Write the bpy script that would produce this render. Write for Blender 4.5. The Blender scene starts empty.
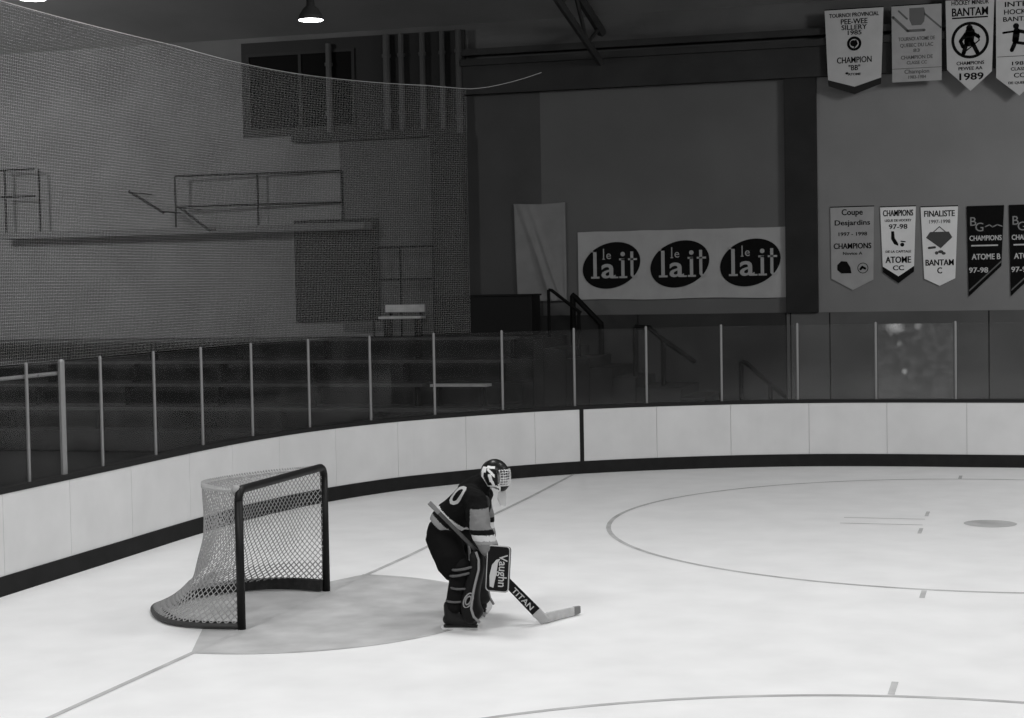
import bpy, bmesh, math, random
from mathutils import Vector, Matrix, noise
from mathutils.bvhtree import BVHTree
random.seed(7)
S = bpy.context.scene
COL = S.collection
PI = math.pi

# ------------------------------------------------------------------ camera
F_PX, YAW, PITCH, ROLL = 1699.89, 1.8646002, -0.0448483, -0.0181654
fw = Vector((math.cos(PITCH)*math.cos(YAW), math.cos(PITCH)*math.sin(YAW), math.sin(PITCH)))
rt = fw.cross(Vector((0, 0, 1))).normalized()
up = rt.cross(fw)
r2 = rt*math.cos(ROLL) + up*math.sin(ROLL)
u2 = -rt*math.sin(ROLL) + up*math.cos(ROLL)
cam = bpy.data.objects.new('camera', bpy.data.cameras.new('camera'))
COL.objects.link(cam)
M = Matrix((r2, u2, -fw)).transposed().to_4x4()
M.translation = Vector((6.3845, -13.9481, 2.9017))
cam.matrix_world = M
cam.data.sensor_width = 36.0
cam.data.lens = F_PX*36.0/1024.0
cam.data.clip_end = 200
S.camera = cam

# ------------------------------------------------------------------ view, world, lights
S.view_settings.view_transform = 'Standard'
S.view_settings.look = 'None'
S.view_settings.gamma = 1.0
S.view_settings.exposure = 0.0
S.view_settings.use_curve_mapping = False
w = bpy.data.worlds.new('arena_air'); S.world = w; w.use_nodes = True
w.node_tree.nodes['Background'].inputs[0].default_value = (1, 1, 1, 1)
w.node_tree.nodes['Background'].inputs[1].default_value = 0.05

def area(name, loc, power, size, target=None, spread=PI):
    d = bpy.data.lights.new(name, 'AREA'); d.energy = power; d.shape = 'SQUARE'; d.size = size
    d.spread = spread
    o = bpy.data.objects.new(name, d); COL.objects.link(o); o.location = loc
    if target is not None:
        o.rotation_euler = (Vector(target)-Vector(loc)).to_track_quat('-Z', 'Y').to_euler()
    return o
for lx, ly, lp in ((-1.0, -6.5, 430), (5.0, -7.5, 335), (11.0, -6.5, 330),
                   (-0.3, 2.0, 290), (5.5, 1.5, 240), (11.5, 2.5, 300)):
    area('rink_light', (lx, ly, 8.2), lp, 2.2)
area('left_wall_fill', (-13.5, 6.0, 7.6), 380, 2.0, (-14.0, 17, 5.4), math.radians(120))  # unseen fill added to brighten the far-left wall
area('rink_light', (12.5, 8.0, 8.0), 430, 2.0, (9.0, 15, 2.5))

# ------------------------------------------------------------------ materials
MATS = {}
def mat(name, v, rough=0.75, metal=0.0, bump=0.0, scale=20.0, var=0.0, vscale=4.0, spec=0.15):
    if name in MATS: return MATS[name]
    m = bpy.data.materials.new(name); m.use_nodes = True
    nt = m.node_tree; b = nt.nodes['Principled BSDF']
    b.inputs['Base Color'].default_value = (v, v, v, 1)
    b.inputs['Roughness'].default_value = rough
    b.inputs['Metallic'].default_value = metal
    b.inputs['Specular IOR Level'].default_value = spec
    tc = nt.nodes.new('ShaderNodeTexCoord')
    if var > 0:
        n = nt.nodes.new('ShaderNodeTexNoise'); n.inputs['Scale'].default_value = vscale
        n.inputs['Detail'].default_value = 6
        r = nt.nodes.new('ShaderNodeMapRange')
        r.inputs['From Min'].default_value = 0.3; r.inputs['From Max'].default_value = 0.7
        r.inputs['To Min'].default_value = v*(1-var); r.inputs['To Max'].default_value = v*(1+var)
        nt.links.new(tc.outputs['Object'], n.inputs['Vector'])
        nt.links.new(n.outputs['Fac'], r.inputs['Value'])
        c = nt.nodes.new('ShaderNodeCombineColor')
        for k in range(3): nt.links.new(r.outputs['Result'], c.inputs[k])
        nt.links.new(c.outputs['Color'], b.inputs['Base Color'])
    if bump > 0:
        n2 = nt.nodes.new('ShaderNodeTexNoise'); n2.inputs['Scale'].default_value = scale
        bp = nt.nodes.new('ShaderNodeBump'); bp.inputs['Strength'].default_value = bump
        bp.inputs['Distance'].default_value = 0.02
        nt.links.new(tc.outputs['Object'], n2.inputs['Vector'])
        nt.links.new(n2.outputs['Fac'], bp.inputs['Height'])
        nt.links.new(bp.outputs['Normal'], b.inputs['Normal'])
    MATS[name] = m
    return m

def glass_mat(name, dirt_lo, dirt_hi, scale=3.0, spots=()):
    m = bpy.data.materials.new(name); m.use_nodes = True
    nt = m.node_tree; nt.nodes.clear()
    out = nt.nodes.new('ShaderNodeOutputMaterial')
    tr = nt.nodes.new('ShaderNodeBsdfTransparent'); tr.inputs[0].default_value = (.96, .96, .96, 1)
    gl = nt.nodes.new('ShaderNodeBsdfGlossy'); gl.inputs['Roughness'].default_value = 0.08
    df = nt.nodes.new('ShaderNodeBsdfDiffuse'); df.inputs[0].default_value = (.8, .8, .8, 1)
    m1 = nt.nodes.new('ShaderNodeMixShader'); m1.inputs[0].default_value = 0.02
    m2 = nt.nodes.new('ShaderNodeMixShader')
    tc = nt.nodes.new('ShaderNodeTexCoord'); n = nt.nodes.new('ShaderNodeTexNoise')
    n.inputs['Scale'].default_value = scale; n.inputs['Detail'].default_value = 8
    r = nt.nodes.new('ShaderNodeMapRange'); r.inputs['From Min'].default_value = .42; r.inputs['From Max'].default_value = .75
    r.inputs['To Min'].default_value = dirt_lo; r.inputs['To Max'].default_value = dirt_hi
    L = nt.links.new
    L(tc.outputs['Object'], n.inputs['Vector']); L(n.outputs['Fac'], r.inputs['Value'])
    L(tr.outputs[0], m1.inputs[1]); L(gl.outputs[0], m1.inputs[2])
    fac = r.outputs['Result']
    for (pos, rad, amt) in spots:                 # bright scuffs with a shape of their own
        ds = nt.nodes.new('ShaderNodeVectorMath'); ds.operation = 'DISTANCE'; ds.inputs[1].default_value = pos
        L(tc.outputs['Object'], ds.inputs[0])
        wv = nt.nodes.new('ShaderNodeMath'); wv.operation = 'MULTIPLY_ADD'; wv.inputs[1].default_value = -rad*1.2
        L(n.outputs['Fac'], wv.inputs[0]); L(ds.outputs['Value'], wv.inputs[2])
        mr = nt.nodes.new('ShaderNodeMapRange'); mr.inputs['From Min'].default_value = -rad*.6; mr.inputs['From Max'].default_value = rad*.4
        mr.inputs['To Min'].default_value = amt; mr.inputs['To Max'].default_value = 0
        L(wv.outputs[0], mr.inputs['Value'])
        ad = nt.nodes.new('ShaderNodeMath'); ad.operation = 'ADD'; L(fac, ad.inputs[0]); L(mr.outputs['Result'], ad.inputs[1]); fac = ad.outputs[0]
    L(fac, m2.inputs[0]); L(m1.outputs[0], m2.inputs[1]); L(df.outputs[0], m2.inputs[2])
    L(m2.outputs[0], out.inputs['Surface'])
    return m

def emit(name, s):
    m = bpy.data.materials.new(name); m.use_nodes = True
    nt = m.node_tree; nt.nodes.clear()
    e = nt.nodes.new('ShaderNodeEmission'); e.inputs[1].default_value = s
    o = nt.nodes.new('ShaderNodeOutputMaterial'); nt.links.new(e.outputs[0], o.inputs[0])
    return m

ICE = mat('ice', .79, .38, bump=.05, scale=3, var=.05, vscale=1.8, spec=.25)
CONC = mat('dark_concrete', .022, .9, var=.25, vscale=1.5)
WALL_L = mat('wall_dark_paint', .11, .9, var=.15, vscale=1.0)
WALL_M = mat('wall_mid_paint', .122, .9, var=.08, vscale=.8)
WALL_R = mat('wall_light_paint', .21, .9, var=.08, vscale=.8)
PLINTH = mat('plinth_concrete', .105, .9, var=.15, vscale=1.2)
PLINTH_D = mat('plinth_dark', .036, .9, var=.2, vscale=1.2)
BEAM = mat('beam_dark', .04, .9, var=.15, vscale=2)
PILAS = mat('pilaster_dark', .028, .9, var=.15, vscale=2)
BLACK = mat('black_paint', .012, .6)
BLACKM = mat('black_steel', .005, .7, spec=.1)
BOARD = mat('board_white', .64, .45, var=.05, vscale=2.0)
KICK = mat('kick_dark', .014, .7, var=.2, vscale=6)
CAP = mat('cap_dark', .016, .6)
POSTM = mat('post_aluminium', .25, .5, .2)
PIPE_RED = mat('goal_pipe', .012, .45)
TWINE = mat('twine', .33, .9)
TWINE_P = mat('protective_twine', .7, .9)
CANVAS = mat('canvas_pale', .42, .9, var=.1, vscale=8)
LINE_F = mat('ice_line_faint', .46, .5, var=.2, vscale=3)
LINE = mat('ice_line', .42, .5, var=.2, vscale=3)
CREASE = mat('crease_paint', .44, .5, var=.16, vscale=2.6)
WOOD = mat('dark_wood', .05, .8, var=.3, vscale=5)
WOOD_LIT = mat('lit_wood', .42, .7, var=.15, vscale=5)  # bench planks caught by light, the brightness put into their colour
CLOTH_W = mat('cloth_white', .74, .9, var=.05, vscale=3)
CLOTH_G = mat('cloth_grey', .46, .9, var=.06, vscale=3)
CLOTH_D = mat('cloth_dim', .34, .9, var=.08, vscale=3)
INK = mat('ink_black', .008, .9, spec=.05)
INK_G = mat('ink_grey', .13, .8)
INK_L = mat('ink_pale', .50, .8)
SHEET = mat('sheet_cloth', .21, .9, var=.06, vscale=4)
BANNER = mat('banner_cloth', .36, .8, var=.06, vscale=3)
GLASS = glass_mat('clear_glass', .006, .014)
GEDGE = mat('glass_edge', .22, .4)

# ------------------------------------------------------------------ helpers
def finish(name, bm, mats, parent=None, smooth=False):
    me = bpy.data.meshes.new(name)
    bmesh.ops.recalc_face_normals(bm, faces=bm.faces[:])
    bm.to_mesh(me); bm.free()
    for m in (mats if isinstance(mats, (list, tuple)) else [mats]): me.materials.append(m)
    if smooth:
        for p in me.polygons: p.use_smooth = True
    o = bpy.data.objects.new(name, me); COL.objects.link(o)
    if parent: o.parent = parent
    return o
def tag(o, label, cat, group=None):
    o['label'] = label; o['category'] = cat
    if group: o['group'] = group
    return o
def structure(o):
    o['kind'] = 'structure'; return o
def thing(name, label, cat, loc=(0, 0, 0), rz=0, group=None):
    o = bpy.data.objects.new(name, None); COL.objects.link(o)
    o.location = loc; o.rotation_euler = (0, 0, rz); o.empty_display_size = .2
    return tag(o, label, cat, group)
def box(bm, x0, x1, y0, y1, z0, z1, mi=0):
    vs = [bm.verts.new(p) for p in ((x0,y0,z0),(x1,y0,z0),(x1,y1,z0),(x0,y1,z0),(x0,y0,z1),(x1,y0,z1),(x1,y1,z1),(x0,y1,z1))]
    for f in ((3,2,1,0),(4,5,6,7),(0,1,5,4),(1,2,6,5),(2,3,7,6),(3,0,4,7)):
        q = bm.faces.new([vs[i] for i in f]); q.material_index = mi
def bevbox(bm, x0, x1, y0, y1, z0, z1, r=.01, seg=2):
    b = bmesh.new(); box(b, x0, x1, y0, y1, z0, z1)
    bmesh.ops.bevel(b, geom=b.edges[:], offset=r, segments=seg, affect='EDGES', profile=.5)
    me = bpy.data.meshes.new('t'); b.to_mesh(me); b.free(); bm.from_mesh(me); bpy.data.meshes.remove(me)
def tube(bm, pts, r, n=8, cap=True, mi=0, closed=False):
    pts = [Vector(p) for p in pts]; rings = []
    k = len(pts); nrm = None
    for i, p in enumerate(pts):
        if closed: d = pts[(i+1) % k]-pts[i-1]
        else: d = pts[min(i+1, k-1)]-pts[max(i-1, 0)]
        d.normalize()
        if nrm is None:
            nrm = d.orthogonal().normalized()
        else:
            nrm = (nrm-d*nrm.dot(d)).normalized()
        bi = d.cross(nrm)
        rr = r[i] if isinstance(r, (list, tuple)) else r
        rings.append([bm.verts.new(p+(nrm*math.cos(2*PI*j/n)+bi*math.sin(2*PI*j/n))*rr) for j in range(n)])
    for i in range(k if closed else k-1):
        a, b = rings[i], rings[(i+1) % k]
        for j in range(n):
            f = bm.faces.new((a[j], a[(j+1) % n], b[(j+1) % n], b[j])); f.material_index = mi
    if cap and not closed:
        bm.faces.new(rings[0][::-1]).material_index = mi; bm.faces.new(rings[-1]).material_index = mi
def prism(bm, poly, fr, d0, d1, mi=0):
    """poly of 2d points mapped by fr(u, v, d) and extruded from d0 to d1"""
    a = [bm.verts.new(fr(u, v, d0)) for u, v in poly]; b = [bm.verts.new(fr(u, v, d1)) for u, v in poly]
    bm.faces.new(a).material_index = mi; bm.faces.new(b[::-1]).material_index = mi
    n = len(poly)
    for i in range(n):
        bm.faces.new((a[i], b[i], b[(i+1) % n], a[(i+1) % n])).material_index = mi
def loft(bm, rings, cap=True, mi=0):
    vr = [[bm.verts.new(p) for p in r] for r in rings]; n = len(vr[0])
    for a, b in zip(vr, vr[1:]):
        for j in range(n):
            bm.faces.new((a[j], a[(j+1) % n], b[(j+1) % n], b[j])).material_index = mi
    if cap:
        bm.faces.new(vr[0][::-1]).material_index = mi; bm.faces.new(vr[-1]).material_index = mi
def catmull(P, per):
    out = []
    P = [Vector(p) for p in P]
    for i in range(len(P)-1):
        p0 = P[max(i-1, 0)]; p1 = P[i]; p2 = P[i+1]; p3 = P[min(i+2, len(P)-1)]
        for k in range(per):
            t = k/per
            out.append(.5*((2*p1)+(p2-p0)*t+(2*p0-5*p1+4*p2-p3)*t*t+(3*p1-p0-3*p2+p3)*t**3))
    out.append(P[-1]); return out
def text_bm(s, size, bold=0.0, xs=1.0):
    """flat lettering of the built-in font, centred on x, baseline at 0"""
    c = bpy.data.curves.new('lettering', 'FONT'); c.body = s; c.size = size; c.align_x = 'CENTER'
    c.resolution_u = 3; c.offset = min(bold, size*.012)
    o = bpy.data.objects.new('lettering', c); COL.objects.link(o)
    dg = bpy.context.evaluated_depsgraph_get()
    me = bpy.data.meshes.new_from_object(o.evaluated_get(dg))
    b = bmesh.new(); b.from_mesh(me)
    bpy.data.objects.remove(o); bpy.data.curves.remove(c); bpy.data.meshes.remove(me)
    for v in b.verts: v.co.x *= xs
    return b
def add_text(bm, s, size, fr, bold=0.0, width=None, mi=0, lift=.004):
    """text placed through fr(u, v, d); width squeezes it to a given width"""
    b = text_bm(s, size, bold)
    if width and b.verts:
        wd = max(v.co.x for v in b.verts)-min(v.co.x for v in b.verts)
        k = width/wd
        for v in b.verts: v.co.x *= k
    for k, dx in enumerate((0,) if bold < .005 else (-bold*.22, bold*.22)):
        mp = {}
        for v in b.verts: mp[v] = bm.verts.new(fr(v.co.x+dx, v.co.y, lift+k*.0006))
        for f in b.faces:
            try: bm.faces.new([mp[v] for v in f.verts]).material_index = mi
            except ValueError: pass
    b.free()

# ------------------------------------------------------------------ rink outline
OUT = catmull([(-2.95,-6.5,0),(-2.96,-3,0),(-2.97,0,0),(-2.98,2,0),(-2.99,4.2,0),(-2.9,5.7,0),(-2.64,7.05,0),(-2.14,8.35,0),
               (-1.53,9.27,0),(-.85,10.1,0),(-.03,10.84,0),(1.05,11.5,0),(2.5,12.1,0),(4.0,12.4,0),(6.28,12.48,0),(9,12.53,0),(13,12.57,0)], 16)
SL = [0.0]
for a, b in zip(OUT, OUT[1:]): SL.append(SL[-1]+(b-a).length)
def at_s(s, off=0.0, z=0.0):
    s = max(0, min(SL[-1]-1e-6, s))
    import bisect
    i = max(0, min(len(OUT)-2, bisect.bisect_right(SL, s)-1))
    t = (s-SL[i])/(SL[i+1]-SL[i])
    p = OUT[i].lerp(OUT[i+1], t)
    i0 = max(0, i-3); i1 = min(len(OUT)-1, i+4)
    d = (OUT[i1]-OUT[i0]).normalized()
    n = Vector((-d.y, d.x, 0))        # away from the ice
    return Vector((p.x, p.y, z))+n*off
def s_near(x, y):
    i = min(range(len(OUT)), key=lambda k: (OUT[k].x-x)**2+(OUT[k].y-y)**2)
    return SL[i]
def strip(bm, s0, s1, o0, o1, z0, z1, step=.15, mi=0):
    n = max(1, int((s1-s0)/step)); rings = []
    for k in range(n+1):
        s = s0+(s1-s0)*k/n
        rings.append([at_s(s, o0, z0), at_s(s, o1, z0), at_s(s, o1, z1), at_s(s, o0, z1)])
    loft(bm, rings, mi=mi)

# ------------------------------------------------------------------ the setting
bm = bmesh.new()
poly = [Vector((p.x, p.y, 0)) for p in OUT]+[Vector((13, -13, 0)), Vector((-3.0, -13, 0))]
f = bm.faces.new([bm.verts.new(p) for p in poly])
bmesh.ops.triangulate(bm, faces=[f])
ice = structure(finish('floor', bm, ICE))

def flat_mark(name, polys, m, z=.002):
    b = bmesh.new()
    for P in polys: b.faces.new([b.verts.new((x, y, z)) for x, y in P])
    o = finish(name, b, m, ice); 
    return o
def ring_mark(name, cx, cy, r, wd, a0=0, a1=2*PI, n=128, m=None, z=.002):
    b = bmesh.new(); A = []; B = []
    for k in range(n+1):
        t = a0+(a1-a0)*k/n
        A.append(b.verts.new((cx+(r-wd/2)*math.cos(t), cy+(r-wd/2)*math.sin(t), z)))
        B.append(b.verts.new((cx+(r+wd/2)*math.cos(t), cy+(r+wd/2)*math.sin(t), z)))
    for k in range(n): b.faces.new((A[k], B[k], B[k+1], A[k+1]))
    return finish(name, b, m or LINE, ice)
CR = [(1.83*math.cos(t), 1.83*math.sin(t)) for t in [(-PI/2)+PI*k/48 for k in range(49)]]
flat_mark('goal_crease', [CR+[(x*.97, y*.97) for x, y in ((-.37,.955),(-.71,.86),(-1.0,.58),(-1.19,.25),(-1.19,-.25),(-1.0,-.58),(-.71,-.86),(-.37,-.955))]], CREASE, .0015)
ring_mark('crease_outline', 0, 0, 1.83, .05, -PI/2, PI/2, 64, z=.0025)
GLP = [(0,-12.9),(.02,-1),(.05,3),(-.04,8),(-.16,11.2)]
flat_mark('goal_line', [[(x0-.026,y0),(x0+.026,y0),(x1+.026,y1),(x1-.026,y1)] for (x0,y0),(x1,y1) in zip(GLP, GLP[1:])], LINE, .003)
CX, CY, CRAD = 5.98, 6.48, 4.435
ring_mark('faceoff_circle', CX, CY, CRAD, .055)
ring_mark('faceoff_circle', CX, -CY, CRAD, .055)
for yy in (CY, -CY):
    flat_mark('faceoff_spot', [[(CX+.3*math.cos(t), yy+.3*math.sin(t)) for t in [2*PI*k/32 for k in range(32)]]], LINE)
    for sx in (-1, 1):
        for sy in (-1, 1):
            x = CX+sx*.5; y = yy+sy*(CRAD+.21)
            flat_mark('hash_mark', [[(x-.024,y-.19),(x+.024,y-.19),(x+.024,y+.19),(x-.024,y+.19)]], LINE_F)
            x0 = CX+sx*.75; y0 = yy+sy*.24
            flat_mark('spot_corner_mark', [[(x0,y0-.018),(x0+sx*.95,y0-.018),(x0+sx*.95,y0+.018),(x0,y0+.018)][::(1 if sx > 0 else -1)],
                                           [(x0-.022,y0+sy*.26),(x0+.022,y0+sy*.26),(x0+.022,y0+sy*.68),(x0-.022,y0+sy*.68)][::(1 if sy > 0 else -1)]], LINE_F)
bm = bmesh.new(); box(bm, -16, 14, -16, 18.5, -.4, -.02)
structure(finish('floor_concrete', bm, CONC))
YW = 17.0
bm = bmesh.new(); box(bm, -16, 14, YW, YW+.3, -.02, 9.6)
structure(finish('wall_back', bm, WALL_L))
bm = bmesh.new(); box(bm, -16.3, -16, -16, YW+.3, -.02, 9.6)
structure(finish('wall_left', bm, WALL_L))
def tr(n, x0, x1, y0, y1, z0, z1, m):
    b = bmesh.new(); box(b, x0, x1, y0, y1, z0, z1); return structure(finish('trim_%d' % n, b, m))
tr(1, -2.33, 2.25, YW-.04, YW, 2.27, 6.47, WALL_M)           # middle wall panel
tr(2, 2.82, 14, YW-.04, YW, 2.27, 6.47, WALL_R)              # right wall panel
tr(3, 2.25, 2.82, YW-.16, YW, 2.27, 6.47, PILAS)             # dark pilaster
tr(4, -4.44, -3.8, YW-.3, YW, 2.2, 5.75, PILAS)              # dark column
bm = bmesh.new()                                             # low concrete wall with its seams
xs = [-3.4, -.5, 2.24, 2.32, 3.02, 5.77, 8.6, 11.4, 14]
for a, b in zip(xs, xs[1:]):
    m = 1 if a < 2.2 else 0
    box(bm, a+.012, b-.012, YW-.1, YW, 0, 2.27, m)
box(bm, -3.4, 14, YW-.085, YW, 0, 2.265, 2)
structure(finish('trim_5', bm, [PLINTH, PLINTH_D, BLACK]))
bm = bmesh.new()                                             # beam along the head of the wall
box(bm, -3.8, 14, YW-.22, YW, 6.47, 7.0); box(bm, -3.8, 14, YW-.3, YW, 7.0, 7.12); box(bm, -3.8, 14, YW-.24, YW, 7.2, 7.32)
structure(finish('trim_6', bm, BEAM))
tr(7, -7.35, -3.8, YW-.2, YW, 5.72, 5.86, PILAS)             # ledge above the pale wall
tr(8, -6.4, -4.5, YW-.05, YW, 2.0, 5.72, mat('wall_recess', .06, .9, var=.1, vscale=1))
bm = bmesh.new()                                             # roof, rising towards the centre of the rink
v = [bm.verts.new(p) for p in ((-16.3,YW+.3,7.75),(14,YW+.3,7.75),(14,-2,12.5),(-16.3,-2,12.5),(-16.3,YW+.3,7.95),(14,YW+.3,7.95),(14,-2,12.7),(-16.3,-2,12.7))]
for q in ((3,2,1,0),(4,5,6,7),(0,1,5,4),(1,2,6,5),(2,3,7,6),(3,0,4,7)): bm.faces.new([v[i] for i in q])
structure(finish('ceiling', bm, mat('roof_grey', .22, .9, var=.1, vscale=.6)))
for k, x in enumerate((-1.1,)):          # roof trusses
    b = bmesh.new()
    tube(b, [(x, YW-.1, 7.5), (x, 2, 11.2)], .09, 6); tube(b, [(x, YW-.1, 6.9), (x, 2, 10.4)], .07, 6)
    for j in range(8):
        y0 = YW-.3-j*1.8; za = lambda y: 7.5+(YW-.1-y)*.2467; zb = lambda y: 6.9+(YW-.1-y)*.234
        tube(b, [(x, y0, za(y0)), (x, y0-.9, zb(y0-.9)), (x, y0-1.8, za(y0-1.8))], .04, 6)
    structure(finish('trim_%d' % (9+k), b, BEAM))
tr(15, -8.45, -3.8, YW-.04, YW, 5.86, 7.72, mat('upper_wall_dark', .03, .95))
tr(16, -3.8, -2.33, YW-.035, YW, 2.27, 6.47, mat('wall_dim_paint', .07, .95, var=.1, vscale=1))
# wide dark opening high in the left wall
win = bpy.data.objects.new('window_1', None); COL.objects.link(win); structure(win); win.location = (-7.2, YW-.05, 6.02)
b = bmesh.new(); box(b, -1.08, 1.1, .0, .045, .0, 1.42); finish('window_pane', b, mat('window_black', .008, .95, spec=.02), win)
b = bmesh.new()
for q in ((-1.14,1.16,-.06,.0),(-1.14,1.16,1.42,1.48)): box(b, q[0], q[1], -.03, .045, q[2], q[3])
for q in (-1.14, -.02, 1.1): box(b, q, q+.06, -.03, .045, 0, 1.42)
finish('window_frame', b, mat('window_frame', .03, .8), win)
# doorway under the gallery, its recess shade painted as black panels
dr = bpy.data.objects.new('door_1', None); COL.objects.link(dr); structure(dr); dr.location = (-6.5, YW-.06, 2.2)
b = bmesh.new(); box(b, -.78, -.005, 0, .055, 0, 1.9); box(b, .005, .78, 0, .055, 0, 1.9); finish('doorway_panel', b, mat('doorway_shade', .012, .6), dr)
b = bmesh.new(); box(b, -.88, -.78, -.04, .055, 0, 2.0); box(b, .78, .88, -.04, .055, 0, 2.0); box(b, -.78, .78, -.04, .055, 1.9, 2.0); finish('door_frame', b, BLACK, dr)

# ------------------------------------------------------------------ dasher boards
BH = .973
boards = thing('rink_boards', 'curved white dasher boards with dark kick strip around the ice', 'rink boards')
seams = [7.798, 9.063, 10.434, 11.5, 12.622, 13.85, 15.079, 16.281, 17.477, 18.252, 19.454, 20.614, 21.816, 22.987, 24.163]
sg = 18.252
left = [7.798-1.2*k for k in range(1, 7)]; right = [24.163+1.165*k for k in range(1, 6)]
allseam = [.02]+left[::-1]+seams+right+[SL[-1]-.02]
for a, b_ in zip(allseam, allseam[1:]):
    if b_-a < .15: continue
    b = bmesh.new(); strip(b, a+.0025, b_-.0025, 0, .045, .0, BH, .12)
    finish('board_panel', b, BOARD, boards)
b = bmesh.new(); strip(b, .02, SL[-1]-.02, .02, .07, 0, BH-.01, .2); finish('backing_frame', b, mat('seam_backing', .30, .8), boards)  # grey frame seen in the gaps between panels
b = bmesh.new(); strip(b, .02, SL[-1]-.02, -.012, .0, 0.0, .19, .12); finish('kick_plate', b, KICK, boards)
b = bmesh.new(); strip(b, .02, SL[-1]-.02, -.005, .15, BH, BH+.05, .12); finish('cap_rail', b, CAP, boards)
b = bmesh.new(); strip(b, sg-.032, sg+.032, -.008, .0, .19, BH, .05)
o = finish('goal_line_stripe', b, BLACK, boards); o['label'] = 'black goal line stripe on the white boards'

# ------------------------------------------------------------------ glass barrier
ps = [7.202, 7.845, 8.615, 9.796, 10.935, 12.142, 13.423, 14.657, 15.806, 16.987, 18.184, 19.328, 20.498, 21.658, 22.829, 24.004]
GZ = BH+.05; GT = GZ+1.15
glass = thing('glass_barrier', 'tall clear glass shield with pale posts on top of the rink boards', 'rink glass')
GLASS_DIRTY = glass_mat('scuffed_glass', .02, .06, 9.0, [(tuple(at_s(ps[-2]+.30, .085, GT-.03)), .16, .38), (tuple(at_s(ps[-2]+.42, .085, GT-.72)), .06, .3), (tuple(at_s(ps[-2]+.62, .085, GT-.02)), .07, .2), (tuple(at_s(ps[-2]+.36, .085, GT-.3)), .06, .12)])
extra_l = [ps[0]-1.2*k for k in range(6, 0, -1)]
extra_r = [ps[-1]+1.17*k for k in range(1, 7)]
allp = extra_l+ps+extra_r
for i, s in enumerate(allp):
    wide = (i == len(extra_l)+1)
    if i >= len(extra_l)+len(ps): continue
    hw = .042 if wide else .018; hd = .026 if wide else .014
    b = bmesh.new()
    p = at_s(s, .085); q = at_s(s+.01, .085); d = (q-p).normalized(); n = Vector((-d.y, d.x, 0))
    def cs(z, sc=1.0): return [p+d*x*hw*sc+n*y*hd*sc+Vector((0, 0, z)) for x, y in ((-1,-.5),(-.5,-1),(.5,-1),(1,-.5),(1,.5),(.5,1),(-.5,1),(-1,.5))]
    loft(b, [cs(GZ), cs(GT+.01), cs(GT+.03, .6)])
    o = finish('glass_post', b, POSTM, glass)
    if wide: o['label'] = 'wider doubled glass post at the left'
for i, (a, c) in enumerate(zip(allp, allp[1:])):
    b = bmesh.new()
    strip(b, a+.03, c-.03, .08, .092, GZ, GT, .3)
    for f_ in b.faces:
        f_.material_index = 0
        if abs(f_.normal.z) > .7 and f_.calc_center_median().z > GT-.1: f_.material_index = 1
    dirty = (i == len(extra_l)+len(ps)-2)
    o = finish('glass_pane', b, [GLASS_DIRTY if dirty else GLASS, GEDGE], glass)
    for pl in o.data.polygons:
        if pl.center.z > GT-.001: pl.material_index = 1
    if dirty: o['label'] = 'scuffed hazy glass pane between two posts at the right'
s0 = ps[1]
b = bmesh.new(); tube(b, [at_s(s0-k*.4, .13, 2.06) for k in range(0, 12)], .02, 8)
for k in (1, 5, 9): tube(b, [at_s(s0-k*.4, .13, 2.06), at_s(s0-k*.4, .085, 2.06)], .012, 6)
o = finish('rail', b, mat('rail_pale', .22, .5), glass)

# ------------------------------------------------------------------ protective netting
pn = thing('protective_netting', 'fine pale protective mesh hung above the glass behind the goal', 'safety netting')
NS0, NS1 = .2, 16.48
NT = 5.74; NB = GT+.02; RR = .00047
def ntop(s):
    k = 0
    z = NT
    if s > NS1: z += .36*((s-NS1)/1.4)**1.5
    per = 5.2
    z -= .03*math.sin(PI*(((s-NS0) % per)/per))
    return z
b = bmesh.new()
def thin(bm, pts, r):
    prev = None
    for i, p in enumerate(pts):
        d = pts[min(i+1, len(pts)-1)]-pts[max(i-1, 0)]; d.normalize()
        n1 = Vector((0, 0, 1)) if abs(d.z) < .5 else Vector((-.96, .29, 0)).cross(d)
        n2 = d.cross(n1).normalized()
        ring = [bm.verts.new(p+n1*r), bm.verts.new(p-n1*r*.5+n2*r*.87), bm.verts.new(p-n1*r*.5-n2*r*.87)]
        if prev:
            for j in range(3): bm.faces.new((prev[j], prev[(j+1) % 3], ring[(j+1) % 3], ring[j]))
        prev = ring
pitch = .031
n = int((NS1-NS0)/pitch)
for k in range(n+1):
    s = NS0+k*pitch
    thin(b, [at_s(s, .12, NB), at_s(s, .12, ntop(s))], RR)
m = int((NT+.4-NB)/pitch)
for k in range(m):
    z = NB+k*pitch; run = []
    for j in range(0, n+1, 7):
        s = NS0+j*pitch
        if ntop(s) >= z: run.append(at_s(s, .12, z))
        else:
            if len(run) > 1: thin(b, run, RR)
            run = []
    if len(run) > 1: thin(b, run, RR)
o = finish('mesh', b, TWINE_P, pn)
b = bmesh.new(); tube(b, [at_s(NS0+j*.15, .12, ntop(NS0+j*.15)) for j in range(int((NS1+1.4-NS0)/.15)+1)], .0045, 6)
finish('top_cord', b, mat('cord_pale', .36, .8), pn)

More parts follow.
